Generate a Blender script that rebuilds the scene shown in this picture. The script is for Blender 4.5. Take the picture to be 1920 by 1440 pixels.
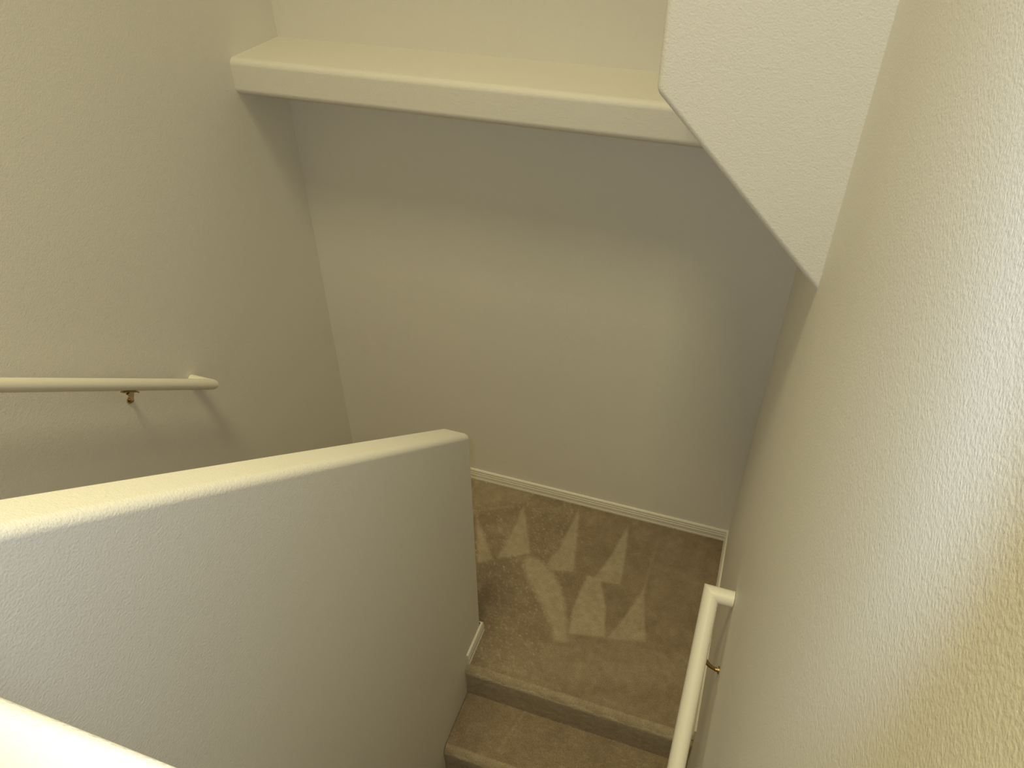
import bpy, bmesh, math, random
from mathutils import Vector, Matrix, noise

# ------------------------------------------------------------------ clear
for o in list(bpy.data.objects):
    bpy.data.objects.remove(o, do_unlink=True)
sc = bpy.context.scene
COL = sc.collection

# The landing carpet is z = 0; x runs along the far wall, y away from the viewer.
EYE = 2.910
XL, XR = -1.873, 0.1726           # stairwell side walls
XH, XH2 = -0.7774, -0.8860        # faces of the half wall between the flights
YB = 2.6366                       # far wall
YH = 1.770                        # free end of the half wall
RISE, RUN = 0.190, 0.2595
SLOPE = RISE / RUN
UP = 7 * RISE                     # upper floor level
CEIL = EYE + 3.53
YREAR = -2.30


def Z(z):                         # eye-relative height -> height above landing
    return z + EYE


# ------------------------------------------------------------------ camera
cam_d = bpy.data.cameras.new('camera')
cam = bpy.data.objects.new('camera', cam_d)
COL.objects.link(cam)
cam_d.sensor_fit = 'HORIZONTAL'
cam_d.sensor_width = 36.0
cam_d.lens = 36.0 * 1424.24 / 1920.0
cam_d.clip_start = 0.01
yaw, pitch, roll = -0.339753, 0.670789, -0.0076688
fw = Vector((math.sin(yaw) * math.cos(pitch), math.cos(yaw) * math.cos(pitch), -math.sin(pitch)))
r0 = Vector((math.cos(yaw), -math.sin(yaw), 0))
u0 = r0.cross(fw)
rt = math.cos(roll) * r0 + math.sin(roll) * u0
up = -math.sin(roll) * r0 + math.cos(roll) * u0
M = Matrix((rt, up, -fw)).transposed().to_4x4()
M.translation = Vector((0, 0, EYE))
cam.matrix_world = M
sc.camera = cam

# ------------------------------------------------------------------ world, lights, exposure
w = bpy.data.worlds.new('world')
sc.world = w
w.use_nodes = True
w.node_tree.nodes['Background'].inputs[0].default_value = (0.80, 0.90, 1.0, 1)
w.node_tree.nodes['Background'].inputs[1].default_value = 0.05

# warm flush ceiling fixture over the stairwell (beam spread set narrow to keep the light off the high walls)
LAMP = (-0.76, 0.12, CEIL - 0.03)
LAMPX, LAMPY = 1.05, 1.25
l = bpy.data.lights.new('ceiling_fixture', 'AREA')
l.shape = 'RECTANGLE'
l.size, l.size_y = LAMPX, LAMPY
l.energy = 42.5
l.color = (1.0, 0.885, 0.475)
l.spread = 1.43
o = bpy.data.objects.new('ceiling_fixture', l)
o.location = LAMP
COL.objects.link(o)

# the flash the photograph was taken with: a small cool lamp beside the lens
l = bpy.data.lights.new('camera_flash', 'SPOT')
l.energy = 21.5
l.color = (0.61, 0.755, 1.0)
l.shadow_soft_size = 0.010
l.spot_size = math.radians(2 * 47.0)
l.spot_blend = 0.32
o = bpy.data.objects.new('camera_flash', l)
o.location = (-0.0568, 0.0115, 2.9315)
o.rotation_euler = Vector((-0.3157, 0.8026, -0.5062)).to_track_quat('-Z', 'Y').to_euler()
COL.objects.link(o)

sc.view_settings.view_transform = 'Standard'
sc.view_settings.look = 'None'
sc.view_settings.exposure = 0.0
sc.view_settings.gamma = 1.0
sc.view_settings.use_curve_mapping = False
try:
    sc.cycles.use_denoising = True
    sc.cycles.max_bounces = 10
    sc.cycles.diffuse_bounces = 8
except Exception:
    pass


# ------------------------------------------------------------------ materials
def new_mat(name):
    m = bpy.data.materials.new(name)
    m.use_nodes = True
    nt = m.node_tree
    return m, nt, nt.nodes['Principled BSDF']


def node(nt, typ, **kw):
    n = nt.nodes.new(typ)
    for k, v in kw.items():
        setattr(n, k, v)
    return n


def paint(name, col, rough, relief=0.0, scale=140.0, spec=0.4, coarse=0.5):
    """rolled wall paint with a knocked-down orange-peel relief"""
    m, nt, b = new_mat(name)
    L = nt.links.new
    tc = node(nt, 'ShaderNodeTexCoord')
    # slight tint variation
    n0 = node(nt, 'ShaderNodeTexNoise')
    n0.inputs['Scale'].default_value = 3.0
    n0.inputs['Detail'].default_value = 3.0
    L(tc.outputs['Object'], n0.inputs['Vector'])
    mx = node(nt, 'ShaderNodeMix', data_type='RGBA')
    mx.inputs[6].default_value = (*[c * 0.985 for c in col], 1)
    mx.inputs[7].default_value = (*[min(1, c * 1.015) for c in col], 1)
    L(n0.outputs['Fac'], mx.inputs[0])
    L(mx.outputs[2], b.inputs['Base Color'])
    b.inputs['Roughness'].default_value = rough
    b.inputs['Specular IOR Level'].default_value = spec
    if relief > 0:
        n1 = node(nt, 'ShaderNodeTexNoise')
        n1.inputs['Scale'].default_value = scale
        n1.inputs['Detail'].default_value = 4.0
        n1.inputs['Roughness'].default_value = 0.55
        L(tc.outputs['Object'], n1.inputs['Vector'])
        n2 = node(nt, 'ShaderNodeTexNoise')
        n2.inputs['Scale'].default_value = scale * 0.38
        n2.inputs['Detail'].default_value = 2.0
        L(tc.outputs['Object'], n2.inputs['Vector'])
        ma = node(nt, 'ShaderNodeMath', operation='MULTIPLY_ADD')
        L(n2.outputs['Fac'], ma.inputs[0])
        ma.inputs[1].default_value = coarse
        L(n1.outputs['Fac'], ma.inputs[2])
        bp = node(nt, 'ShaderNodeBump')
        bp.inputs['Strength'].default_value = 1.0
        bp.inputs['Distance'].default_value = relief
        L(ma.outputs[0], bp.inputs['Height'])
        L(bp.outputs['Normal'], b.inputs['Normal'])
    return m


WALLC = (0.81, 0.79, 0.745)
MAT_WALL = paint('wall_paint', WALLC, 0.50, relief=0.0011, scale=225, coarse=0.45)
MAT_CEIL = paint('ceiling_paint', (0.78, 0.74, 0.62), 0.8, relief=0.002, scale=90)
MAT_TRIM = paint('trim_gloss_paint', (0.80, 0.77, 0.68), 0.36, spec=0.5)
MAT_RAIL = paint('rail_gloss_paint', (0.82, 0.79, 0.70), 0.42, spec=0.5)


def brass():
    m, nt, b = new_mat('aged_brass')
    b.inputs['Base Color'].default_value = (0.45, 0.32, 0.12, 1)
    b.inputs['Metallic'].default_value = 1.0
    b.inputs['Roughness'].default_value = 0.28
    return m


MAT_BRASS = brass()


def carpet():
    m, nt, b = new_mat('cut_pile_carpet')
    L = nt.links.new
    tc = node(nt, 'ShaderNodeTexCoord')
    at = node(nt, 'ShaderNodeAttribute', attribute_name='nap')
    # tuft grain
    n1 = node(nt, 'ShaderNodeTexNoise')
    n1.inputs['Scale'].default_value = 240.0
    n1.inputs['Detail'].default_value = 3.0
    L(tc.outputs['Object'], n1.inputs['Vector'])
    n2 = node(nt, 'ShaderNodeTexNoise')
    n2.inputs['Scale'].default_value = 26.0
    n2.inputs['Detail'].default_value = 5.0
    n2.inputs['Roughness'].default_value = 0.65
    L(tc.outputs['Object'], n2.inputs['Vector'])
    a = node(nt, 'ShaderNodeMath', operation='MULTIPLY_ADD')
    L(n1.outputs['Fac'], a.inputs[0])
    a.inputs[1].default_value = 1.05
    L(at.outputs['Fac'], a.inputs[2])
    a2 = node(nt, 'ShaderNodeMath', operation='MULTIPLY_ADD')
    L(n2.outputs['Fac'], a2.inputs[0])
    a2.inputs[1].default_value = 0.60
    L(a.outputs[0], a2.inputs[2])
    a3 = node(nt, 'ShaderNodeMath', operation='SUBTRACT')
    L(a2.outputs[0], a3.inputs[0])
    a3.inputs[1].default_value = 0.81
    cr = node(nt, 'ShaderNodeValToRGB')
    e = cr.color_ramp.elements
    e[0].position, e[0].color = 0.0, (0.215, 0.158, 0.104, 1)
    e[1].position, e[1].color = 1.0, (0.54, 0.465, 0.345, 1)
    k = cr.color_ramp.elements.new(0.35)
    k.color = (0.315, 0.242, 0.165, 1)
    L(a3.outputs[0], cr.inputs[0])
    L(cr.outputs[0], b.inputs['Base Color'])
    b.inputs['Roughness'].default_value = 0.95
    b.inputs['Specular IOR Level'].default_value = 0.1
    b.inputs['Sheen Weight'].default_value = 0.15
    bp = node(nt, 'ShaderNodeBump')
    bp.inputs['Strength'].default_value = 1.0
    bp.inputs['Distance'].default_value = 0.004
    L(a2.outputs[0], bp.inputs['Height'])
    L(bp.outputs['Normal'], b.inputs['Normal'])
    return m


MAT_CARPET = carpet()


# ------------------------------------------------------------------ helpers
def link(name, bm, mat, parent=None, smooth=False):
    me = bpy.data.meshes.new(name)
    bmesh.ops.recalc_face_normals(bm, faces=bm.faces)
    bm.to_mesh(me)
    bm.free()
    if smooth:
        for p in me.polygons:
            p.use_smooth = True
    me.materials.append(mat)
    o = bpy.data.objects.new(name, me)
    COL.objects.link(o)
    if parent:
        o.parent = parent
    return o


def box(bm, a, b):
    vs = [bm.verts.new((x, y, z)) for x in (a[0], b[0]) for y in (a[1], b[1]) for z in (a[2], b[2])]
    for f in ((0, 1, 3, 2), (4, 6, 7, 5), (0, 4, 5, 1), (2, 3, 7, 6), (0, 2, 6, 4), (1, 5, 7, 3)):
        bm.faces.new([vs[i] for i in f])


def prism(bm, pts, axis, a, b):
    """polygon pts in the plane across `axis`, extruded from a to b"""
    def P(p, t):
        return (t, p[0], p[1]) if axis == 0 else (p[0], t, p[1])
    A = [bm.verts.new(P(p, a)) for p in pts]
    B = [bm.verts.new(P(p, b)) for p in pts]
    n = len(pts)
    bm.faces.new(A)
    bm.faces.new(B[::-1])
    for i in range(n):
        bm.faces.new((A[i], A[(i + 1) % n], B[(i + 1) % n], B[i]))


def bullnose(o, r, seg=5):
    md = o.modifiers.new('rounded corner bead', 'BEVEL')
    md.width = r
    md.segments = seg
    md.limit_method = 'ANGLE'
    md.angle_limit = math.radians(25)
    md.harden_normals = True
    for p in o.data.polygons:
        p.use_smooth = True


def structure(o, label=None):
    o['kind'] = 'structure'
    if label:
        o['label'] = label
    return o


def thing(name, label, cat, loc, group=None):
    o = bpy.data.objects.new(name, None)
    COL.objects.link(o)
    o.location = loc
    o.empty_display_size = 0.1
    o['label'] = label
    o['category'] = cat
    if group:
        o['group'] = group
    return o


# ------------------------------------------------------------------ shell
LOW = -1.75
bm = bmesh.new(); box(bm, (XL - 0.12, YREAR - 0.12, LOW), (XL, YB + 0.12, CEIL))
structure(link('wall_left', bm, MAT_WALL), 'cream textured stairwell wall carrying the upper handrail')
bm = bmesh.new(); box(bm, (XR, YREAR - 0.12, LOW), (XR + 0.12, YB + 0.12, CEIL))
structure(link('wall_right', bm, MAT_WALL), 'cream textured stairwell wall close beside the viewer')
bm = bmesh.new(); box(bm, (XL, YB, LOW), (XR, YB + 0.12, CEIL))
structure(link('wall_back', bm, MAT_WALL), 'cream textured wall across the landing below the ledge')
bm = bmesh.new(); box(bm, (XL - 0.12, YREAR - 0.12, CEIL), (XR + 0.12, YB + 0.12, CEIL + 0.1))
structure(link('ceiling', bm, MAT_CEIL))
# wall behind the viewer
bm = bmesh.new(); box(bm, (XL, YREAR - 0.12, LOW), (XR, YREAR, CEIL))
structure(link('wall_rear', bm, MAT_WALL))

# frame of the ceiling fixture
bm = bmesh.new()
hx, hy, fr = LAMPX / 2, LAMPY / 2, 0.03
for a_, b_ in (((-hx - fr, -hy - fr), (hx + fr, -hy)), ((-hx - fr, hy), (hx + fr, hy + fr)), ((-hx - fr, -hy), (-hx, hy)), ((hx, -hy), (hx + fr, hy))):
    box(bm, (LAMP[0] + a_[0], LAMP[1] + a_[1], CEIL - 0.04), (LAMP[0] + b_[0], LAMP[1] + b_[1], CEIL))
structure(link('trim_2', bm, MAT_TRIM))

# half wall between the flights: sloped top, free end at YH, rounded corner bead
def half_top(y):                  # height of its sloped top above the landing
    return Z(-1.748) + (YH - y) * 0.752
yk = 0.02
bm = bmesh.new()
prism(bm, [(YH, LOW), (YH, half_top(YH)), (yk, half_top(yk)), (-0.9, half_top(yk)), (-0.9, LOW)], 0, XH2, XH)
o = structure(link('wall_middle', bm, MAT_WALL), 'half wall with sloped rounded top between the two flights')
bullnose(o, 0.019, 6)

# guard wall of the upper floor, right below the viewer
GY, GZ = 0.1545, Z(-0.514)
bm = bmesh.new()
box(bm, (XH + 0.001, GY - 0.125, UP - 0.32), (XR - 0.001, GY, GZ))
o = structure(link('wall_guard', bm, MAT_WALL), 'low guard wall of the upper floor, its pale top edge nearest the viewer')
bullnose(o, 0.018, 6)

# boxed wall hanging at the upper right, with the bottom cut on the slant
bm = bmesh.new()
zt = Z(-0.5455)
x0 = -0.2695
prism(bm, [(x0, CEIL), (x0, zt), (XR + 0.05, zt - (XR + 0.05 - x0) * 0.985), (XR + 0.05, CEIL)], 1, 1.7387, YB + 0.03)
o = structure(link('wall_hanging', bm, MAT_WALL), 'wall hanging over the landing with a slanted lower edge')
bullnose(o, 0.017, 6)

# plant ledge across the far wall
bm = bmesh.new()
box(bm, (XL - 0.05, 2.327, Z(-0.8850)), (-0.03, YB + 0.05, Z(-0.7600)))
o = structure(link('trim_1', bm, MAT_WALL), 'thick plastered ledge running along the far wall')
bullnose(o, 0.023, 6)

# upper floor slab behind the guard wall
bm = bmesh.new(); box(bm, (XH, YREAR, UP - 0.32), (XR, GY - 0.125, UP))
structure(link('floor_upper', bm, MAT_CARPET))


# ------------------------------------------------------------------ carpeted landing and steps
POLYS = {
    'T1': [(-1.047, 2.399), (-0.927, 2.115), (-0.864, 2.156), (-0.945, 2.261)],
    'T2': [(-0.836, 2.529), (-0.777, 2.404), (-0.707, 2.251), (-0.794, 2.196), (-0.851, 2.17), (-0.836, 2.315)],
    'T3': [(-0.56, 2.598), (-0.528, 2.455), (-0.481, 2.215), (-0.583, 2.183), (-0.62, 2.195), (-0.584, 2.335)],
    'T4': [(-0.3, 2.581), (-0.277, 2.441), (-0.257, 2.211), (-0.349, 2.197), (-0.385, 2.199), (-0.339, 2.355)],
    'B1': [(-0.723, 2.188), (-0.702, 2.233), (-0.622, 2.21), (-0.568, 2.175), (-0.508, 2.098), (-0.449, 1.976), (-0.406, 1.843), (-0.459, 1.825), (-0.498, 1.904), (-0.59, 2.012), (-0.676, 2.1)],
    'B2': [(-0.413, 2.211), (-0.352, 2.211), (-0.292, 2.071), (-0.261, 1.917), (-0.414, 1.885), (-0.428, 1.997), (-0.428, 2.111)],
    'T5': [(-0.151, 2.229), (-0.11, 2.051), (-0.09, 1.952), (-0.248, 1.916), (-0.192, 2.078)],
    'L1': [(-0.144, 2.578), (-0.139, 2.521), (-0.143, 2.216), (-0.154, 2.212)],
    'L2': [(-0.099, 1.955), (-0.091, 1.863), (-0.101, 1.859), (-0.114, 1.95)],
    'E1': [(-1.164, 2.632), (-0.808, 2.632), (-0.839, 2.552), (-0.947, 2.515), (-1.053, 2.448), (-1.036, 2.385), (-1.06, 2.377)],
    'E2': [(-1.05, 2.438), (-0.88, 2.52), (-0.873, 2.506), (-1.036, 2.421)],
    'E3': [(-0.939, 2.352), (-0.874, 2.423), (-0.825, 2.431), (-0.836, 2.315), (-0.888, 2.314)],
    'M1': [(-0.736, 1.704), (-0.404, 1.838), (-0.052, 1.939), (0.038, 1.798), (-0.209, 1.678), (-0.633, 1.64)],
    'M2': [(-0.083, 1.878), (0.09, 1.925), (0.088, 1.804), (-0.069, 1.809)],
    'N1': [(-0.811, 2.599), (-0.57, 2.608), (-0.589, 2.486), (-0.769, 2.512)],
    'N2': [(-0.541, 2.599), (-0.452, 2.612), (-0.422, 2.543), (-0.493, 2.518)],
    'N3': [(-0.267, 2.596), (-0.166, 2.596), (-0.157, 2.482), (-0.232, 2.489)],
    'N4': [(-0.113, 2.58), (-0.026, 2.576), (-0.02, 2.464), (-0.096, 2.454)],
    'N5': [(0.023, 2.576), (0.095, 2.584), (0.096, 2.488), (0.026, 2.48)],
    'N6': [(-0.122, 2.366), (-0.041, 2.378), (-0.036, 2.216), (-0.115, 2.204)],
}

LIGHT = {'T1': .36, 'T2': .40, 'T3': .37, 'T4': .38, 'B1': .40, 'B2': .40, 'T5': .36, 'L1': .22, 'L2': .16,
         'E1': .26, 'E2': .22, 'E3': .20, 'M1': .13, 'M2': .15, 'N1': .08, 'N2': .14, 'N3': .14, 'N4': .12, 'N5': .10, 'N6': .10}
SOFT = {'M1': .05, 'M2': .03, 'N1': .05, 'N2': .035, 'N3': .035, 'N4': .035, 'N5': .035, 'N6': .04, 'E1': .02, 'E3': .03, 'B1': .012}


def sdist(p, poly):
    x, y = p
    d = 9e9
    inside = False
    n = len(poly)
    for i in range(n):
        ax, ay = poly[i]
        bx, by = poly[(i + 1) % n]
        ex, ey = bx - ax, by - ay
        wx, wy = x - ax, y - ay
        t = max(0.0, min(1.0, (wx * ex + wy * ey) / (ex * ex + ey * ey + 1e-12)))
        dx, dy = wx - t * ex, wy - t * ey
        d = min(d, dx * dx + dy * dy)
        if (ay > y) != (by > y) and x < (bx - ax) * (y - ay) / (by - ay) + ax:
            inside = not inside
    d = math.sqrt(d)
    return -d if inside else d


BB = {k: (min(p[0] for p in v) - .06, max(p[0] for p in v) + .06, min(p[1] for p in v) - .06, max(p[1] for p in v) + .06)
      for k, v in POLYS.items()}


def nap_landing(x, y, s):
    """brushed pile left by the vacuum cleaner: strokes and wedges of lifted nap"""
    jx = noise.noise((x * 90, y * 90, 3.1)) * 0.0035
    jy = noise.noise((x * 90, y * 90, 7.7)) * 0.0035
    v = 0.16 + 0.07 * noise.noise((x * 12, y * 12, 1.0)) + 0.06 * noise.noise((x * 35, y * 35, 8.0))
    best = 0.0
    for k, poly in POLYS.items():
        b = BB[k]
        if not (b[0] < x < b[1] and b[2] < y < b[3]):
            continue
        sf = SOFT.get(k, 0.006)
        d = sdist((x + jx, y + jy), poly)
        f = max(0.0, min(1.0, 0.5 - d / (2 * sf)))
        best = max(best, LIGHT[k] * f)
    # uneven brushing: patches the vacuum left lifted or laid flat, and short flecks in the trodden pile
    if best < 0.2:
        m = noise.noise((x * 7.5 + 2.0, y * 10, 12.0)) + 0.6 * noise.noise((x * 19, y * 24, 14.0))
        v += 0.10 * m
        n = noise.noise((x * 62 + y * 30, y * 130 - x * 50, 5.0)) + 0.4 * noise.noise((x * 140, y * 200, 15.0))
        k = max(0.0, min(1.0, (-0.36 - x) / 0.25))
        v += (0.12 + k) * max(0.0, n - 0.15) * 0.75 - k * 0.01
    return v + best


def nap_step(x, y, s):
    v = 0.16 + 0.05 * noise.noise((x * 14, y * 14, 9.0))
    # rough brushed streaks across the tread
    n = noise.noise((x * 22, y * 120, 2.0)) + 0.5 * noise.noise((x * 60, y * 160, 4.0))
    v += max(0.0, n - 0.25) * 0.30
    m = noise.noise((x * 9 + 3, y * 12, 6.0))
    v += 0.10 * m
    if abs(x + 0.545 - (y - 1.46) * 0.25) < 0.006 and y > 1.38:
        v += 0.16
    return v


def carpet_profile(ynose, ztop, yend, rise):
    """tread from its back (yend) to the rounded nosing and down the riser; list of (y, z, kind)"""
    pts = []
    r = 0.034
    yc = ynose + r
    n = max(2, int((yend - yc) / 0.006))
    for i in range(n + 1):
        pts.append((yend + (yc - yend) * i / n, ztop, 0))
    for i in range(1, 11):
        a = math.pi / 2 * i / 10
        pts.append((yc - r * math.sin(a), ztop - r + r * math.cos(a), 1))
    zb = ztop - rise
    for i in range(1, 21):
        t = i / 20
        pts.append((ynose + 0.006 * min(1, t * 1.6), ztop - r + (zb - ztop + r) * t, 2))
    return pts


def carpet_mesh(name, x0, x1, prof, napf, parent=None, dx=0.006):
    nx = int((x1 - x0) / dx)
    xs = [x0 + (x1 - x0) * i / nx for i in range(nx + 1)]
    verts, nap = [], []
    rnd = random.Random(4)
    for (y, z, k) in prof:
        for x in xs:
            h = 0.0016 * noise.noise((x * 60, y * 60, z * 60))
            sag = 0.0
            if k == 0:
                verts.append((x, y, z + h))
                nap.append(napf(x, y, 0))
            else:
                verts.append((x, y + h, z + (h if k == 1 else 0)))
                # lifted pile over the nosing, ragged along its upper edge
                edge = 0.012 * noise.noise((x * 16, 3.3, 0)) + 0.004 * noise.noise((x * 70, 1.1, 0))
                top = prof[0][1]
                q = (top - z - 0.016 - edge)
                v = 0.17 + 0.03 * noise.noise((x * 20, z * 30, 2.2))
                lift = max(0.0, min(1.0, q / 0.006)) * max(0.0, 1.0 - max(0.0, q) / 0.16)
                nap.append(v + 0.29 + 0.36 * lift)  # nosing and riser painted lighter to make up for dim light, plus lifted pile
    faces = []
    W = nx + 1
    for j in range(len(prof) - 1):
        for i in range(nx):
            a = j * W + i
            faces.append((a, a + W, a + W + 1, a + 1))
    me = bpy.data.meshes.new(name)
    me.from_pydata(verts, [], faces)
    at = me.attributes.new('nap', 'FLOAT', 'POINT')
    at.data.foreach_set('value', nap)
    for p in me.polygons:
        p.use_smooth = True
    me.materials.append(MAT_CARPET)
    o = bpy.data.objects.new(name, me)
    COL.objects.link(o)
    if parent:
        o.parent = parent
    return o


YN = 1.580
o = carpet_mesh('floor', XH, XR, carpet_profile(YN, 0.0, YB, RISE), nap_landing)
structure(o, 'taupe carpeted landing with pale vacuum strokes')
# the landing goes on behind the half wall to the foot of the other flight
o = carpet_mesh('carpet', XL, XH, [(YB, 0, 0)] + [(YB - (YB - YH + 0.0) * i / 110, 0, 0) for i in range(1, 111)] , nap_landing, parent=o, dx=0.008)
bm = bmesh.new()
box(bm, (XL, 1.60, -0.22), (XH2, YH, 0.0))
link('carpet', bm, MAT_CARPET, parent=bpy.data.objects['floor'])

stairs = thing('staircase', 'taupe carpeted stairs going down from the landing beside the half wall', 'stairs', ((XH + XR) / 2, YN, -RISE * 2))
off = Matrix.Translation(-stairs.location)
for k in range(1, 8):
    yn = YN - RUN * k
    dx = 0.006 if k < 3 else 0.05
    s = carpet_mesh('step', XH + 0.002, XR - 0.002, carpet_profile(yn, -RISE * k, yn + RUN + 0.006, RISE), nap_step, dx=dx)
    s.data.transform(off)
    s.parent = stairs
bm = bmesh.new(); box(bm, (XL, YREAR, LOW - 0.1), (XR, YB, LOW))
structure(link('floor_lower', bm, MAT_CARPET))

# the flight rising behind the half wall
bm = bmesh.new()
pts = [(1.60, -0.2)]
y, z = 1.60, 0.0
for k in range(7):
    pts.append((y, z)); z += RISE
    pts.append((y, z)); y -= RUN
pts.append((YREAR, z)); pts.append((YREAR, z - 0.3)); pts.append((y, z - 0.3 ))
prism(bm, pts, 0, XL, XH2)
structure(link('floor_rising_flight', bm, MAT_CARPET))


# ------------------------------------------------------------------ baseboards (stepped profile, mitred)
BASE = [(0.0, 0.0), (0.0125, 0.0), (0.0125, 0.010), (0.0105, 0.013), (0.0105, 0.034), (0.0085, 0.036), (0.0085, 0.040),
        (0.0100, 0.042), (0.0100, 0.047), (0.0080, 0.049), (0.0080, 0.053), (0.0095, 0.055), (0.0088, 0.062), (0.0060, 0.066), (0.0, 0.067)]


def baseboard(name, a, b, nrm, ma=0, mb=0, z0=0.0, label=None):
    """run from a to b along a wall whose face normal is nrm; ma/mb: +1 shorten, -1 lengthen with thickness (mitre)"""
    a, b = Vector((*a, z0)), Vector((*b, z0))
    d = (b - a).normalized()
    n = Vector((*nrm, 0))
    bm = bmesh.new()
    A = [bm.verts.new(a + n * t + d * (ma * t) + Vector((0, 0, h))) for t, h in BASE]
    B = [bm.verts.new(b + n * t - d * (mb * t) + Vector((0, 0, h))) for t, h in BASE]
    k = len(BASE)
    for i in range(k - 1):
        bm.faces.new((A[i], A[i + 1], B[i + 1], B[i]))
    bm.faces.new(A)
    bm.faces.new(B[::-1])
    return structure(link(name, bm, MAT_TRIM), label)


baseboard('baseboard_back', (-1.70, YB), (XR, YB), (0, -1), 0, 1, label='cream stepped baseboard along the far wall')
baseboard('baseboard_right', (XR, YB), (XR, YN + 0.010), (-1, 0), 1, 0, label='cream baseboard beside the landing on the handrail wall')
bb = baseboard('baseboard_middle', (XH, YN + 0.024), (XH, YH), (1, 0), 0, -1, label='short cream baseboard at the foot of the half wall')
baseboard('baseboard_end', (XH, YH), (XH2, YH), (0, 1), -1, -1)


# ------------------------------------------------------------------ handrails
def tube(bm, p0, p1, r, n0=None, n1=None, seg=28):
    """round bar whose ends are cut by the planes with normals n0, n1"""
    p0, p1 = Vector(p0), Vector(p1)
    d = (p1 - p0).normalized()
    u = d.orthogonal().normalized()
    v = d.cross(u)
    rings = []
    for p, nn in ((p0, n0), (p1, n1)):
        nn = Vector(nn).normalized() if nn is not None else d
        ring = []
        for i in range(seg):
            a = 2 * math.pi * i / seg
            q = p + (u * math.cos(a) + v * math.sin(a)) * r
            q = q - d * ((q - p).dot(nn) / d.dot(nn))
            ring.append(bm.verts.new(q))
        rings.append(ring)
    A, B = rings
    for i in range(seg):
        f = bm.faces.new((A[i], A[(i + 1) % seg], B[(i + 1) % seg], B[i]))
        f.smooth = True
    for f in (bm.faces.new(A[::-1]), bm.faces.new(B)):
        for e in f.edges:
            e.smooth = False


def sharp_smooth(o):
    for p in o.data.polygons:
        p.use_smooth = len(p.vertices) == 4


def bar(bm, pts, wd, th, side):
    """flat strap through pts, width along `side`"""
    side = Vector(side).normalized()
    prev = None
    rings = []
    for i, p in enumerate(pts):
        p = Vector(p)
        a = Vector(pts[max(0, i - 1)])
        b = Vector(pts[min(len(pts) - 1, i + 1)])
        d = (b - a).normalized()
        n = d.cross(side).normalized()
        w_ = wd[i] if isinstance(wd, (list, tuple)) else wd
        rings.append([bm.verts.new(p + side * (sx * w_ / 2) + n * (sn * th / 2)) for sx, sn in ((-1, -1), (1, -1), (1, 1), (-1, 1))])
    for A, B in zip(rings, rings[1:]):
        for i in range(4):
            bm.faces.new((A[i], A[(i + 1) % 4], B[(i + 1) % 4], B[i]))
    bm.faces.new(rings[0][::-1])
    bm.faces.new(rings[-1])


def handrail(label, wall_x, sgn, o_, r, ye, ze, slope, length, brackets, drop, skew=0.0):
    """sgn: +1 when the rail stands off the wall toward +x. slope: dz per metre toward the viewer (-y)."""
    root = thing('handrail', label, 'handrail', (wall_x, ye, ze), group=None)
    ax = Vector((0, -1, slope)).normalized()
    X = Vector((sgn, 0, 0))
    C = Vector((sgn * o_, 0, 0))
    bm = bmesh.new()
    tube(bm, C, C + ax * length, r, (ax + X), ax)         # mitred toward the wall return
    rail = link('rail', bm, MAT_RAIL, root); sharp_smooth(rail)
    bm = bmesh.new()
    tube(bm, Vector((sgn * 0.0015, 0, 0)), C, r, X, (X + ax))
    ret = link('wall_return', bm, MAT_RAIL, root); sharp_smooth(ret)
    for t in brackets:
        Q = C + ax * t                                     # rail axis at the bracket
        dn = (Vector((0, 0, -1)) - ax * Vector((0, 0, -1)).dot(ax)).normalized()   # under side of the rail
        S = Q + dn * (r + 0.002)
        bm = bmesh.new()
        # curved arm from saddle to wall
        foot = Vector((sgn * 0.012, Q.y + skew, Q.z - drop))
        n = 7
        pts = []
        for i in range(n + 1):
            u_ = i / n
            p = S.lerp(foot, u_)
            p.z -= 0.016 * math.sin(math.pi * u_) * (1 if drop < 0.08 else 0.2)
            pts.append(p)
        bar(bm, pts, [0.010 + 0.024 * (1 - i / n) ** 2 for i in range(n + 1)], 0.0055, (0, 1, 0))
        br = link('bracket', bm, MAT_BRASS, root)
        br['label'] = 'small brass bracket'
        bm = bmesh.new()
        bar(bm, [S - ax * 0.034 + dn * 0.003, S - ax * 0.02, S + ax * 0.02, S + ax * 0.034 + dn * 0.003], [0.012, 0.018, 0.018, 0.012], 0.004, dn.cross(ax))
        link('saddle', bm, MAT_BRASS, br)
        bm = bmesh.new()
        f0 = Vector((sgn * 0.0008, foot.y, foot.z))
        tube(bm, f0, f0 + X * 0.004, 0.0125, X, X, 20)
        tube(bm, f0 + X * 0.004, f0 + X * 0.012, 0.007, X, X, 16)
        pl = link('wall_plate', bm, MAT_BRASS, br); sharp_smooth(pl)
        bm = bmesh.new()
        for dz in (-0.0092, 0.0092):
            tube(bm, f0 + X * 0.004 + Vector((0, 0.0, dz)), f0 + X * 0.0062 + Vector((0, 0.0, dz)), 0.0026, X, X, 10)
        sw = link('screw', bm, MAT_BRASS, br); sharp_smooth(sw)
    return root


handrail('round white handrail on the left wall, seen beyond the half wall', XL, 1, 0.088, 0.0200, 1.7080, Z(-1.7400), 0.748, 2.1, (0.392, 1.35), 0.118, 0.040)
handrail('round white handrail on the right wall above the stairs going down', XR, -1, 0.072, 0.0262, 1.5943, Z(-2.0205), -SLOPE, 2.3, (0.175, 1.15), 0.078)
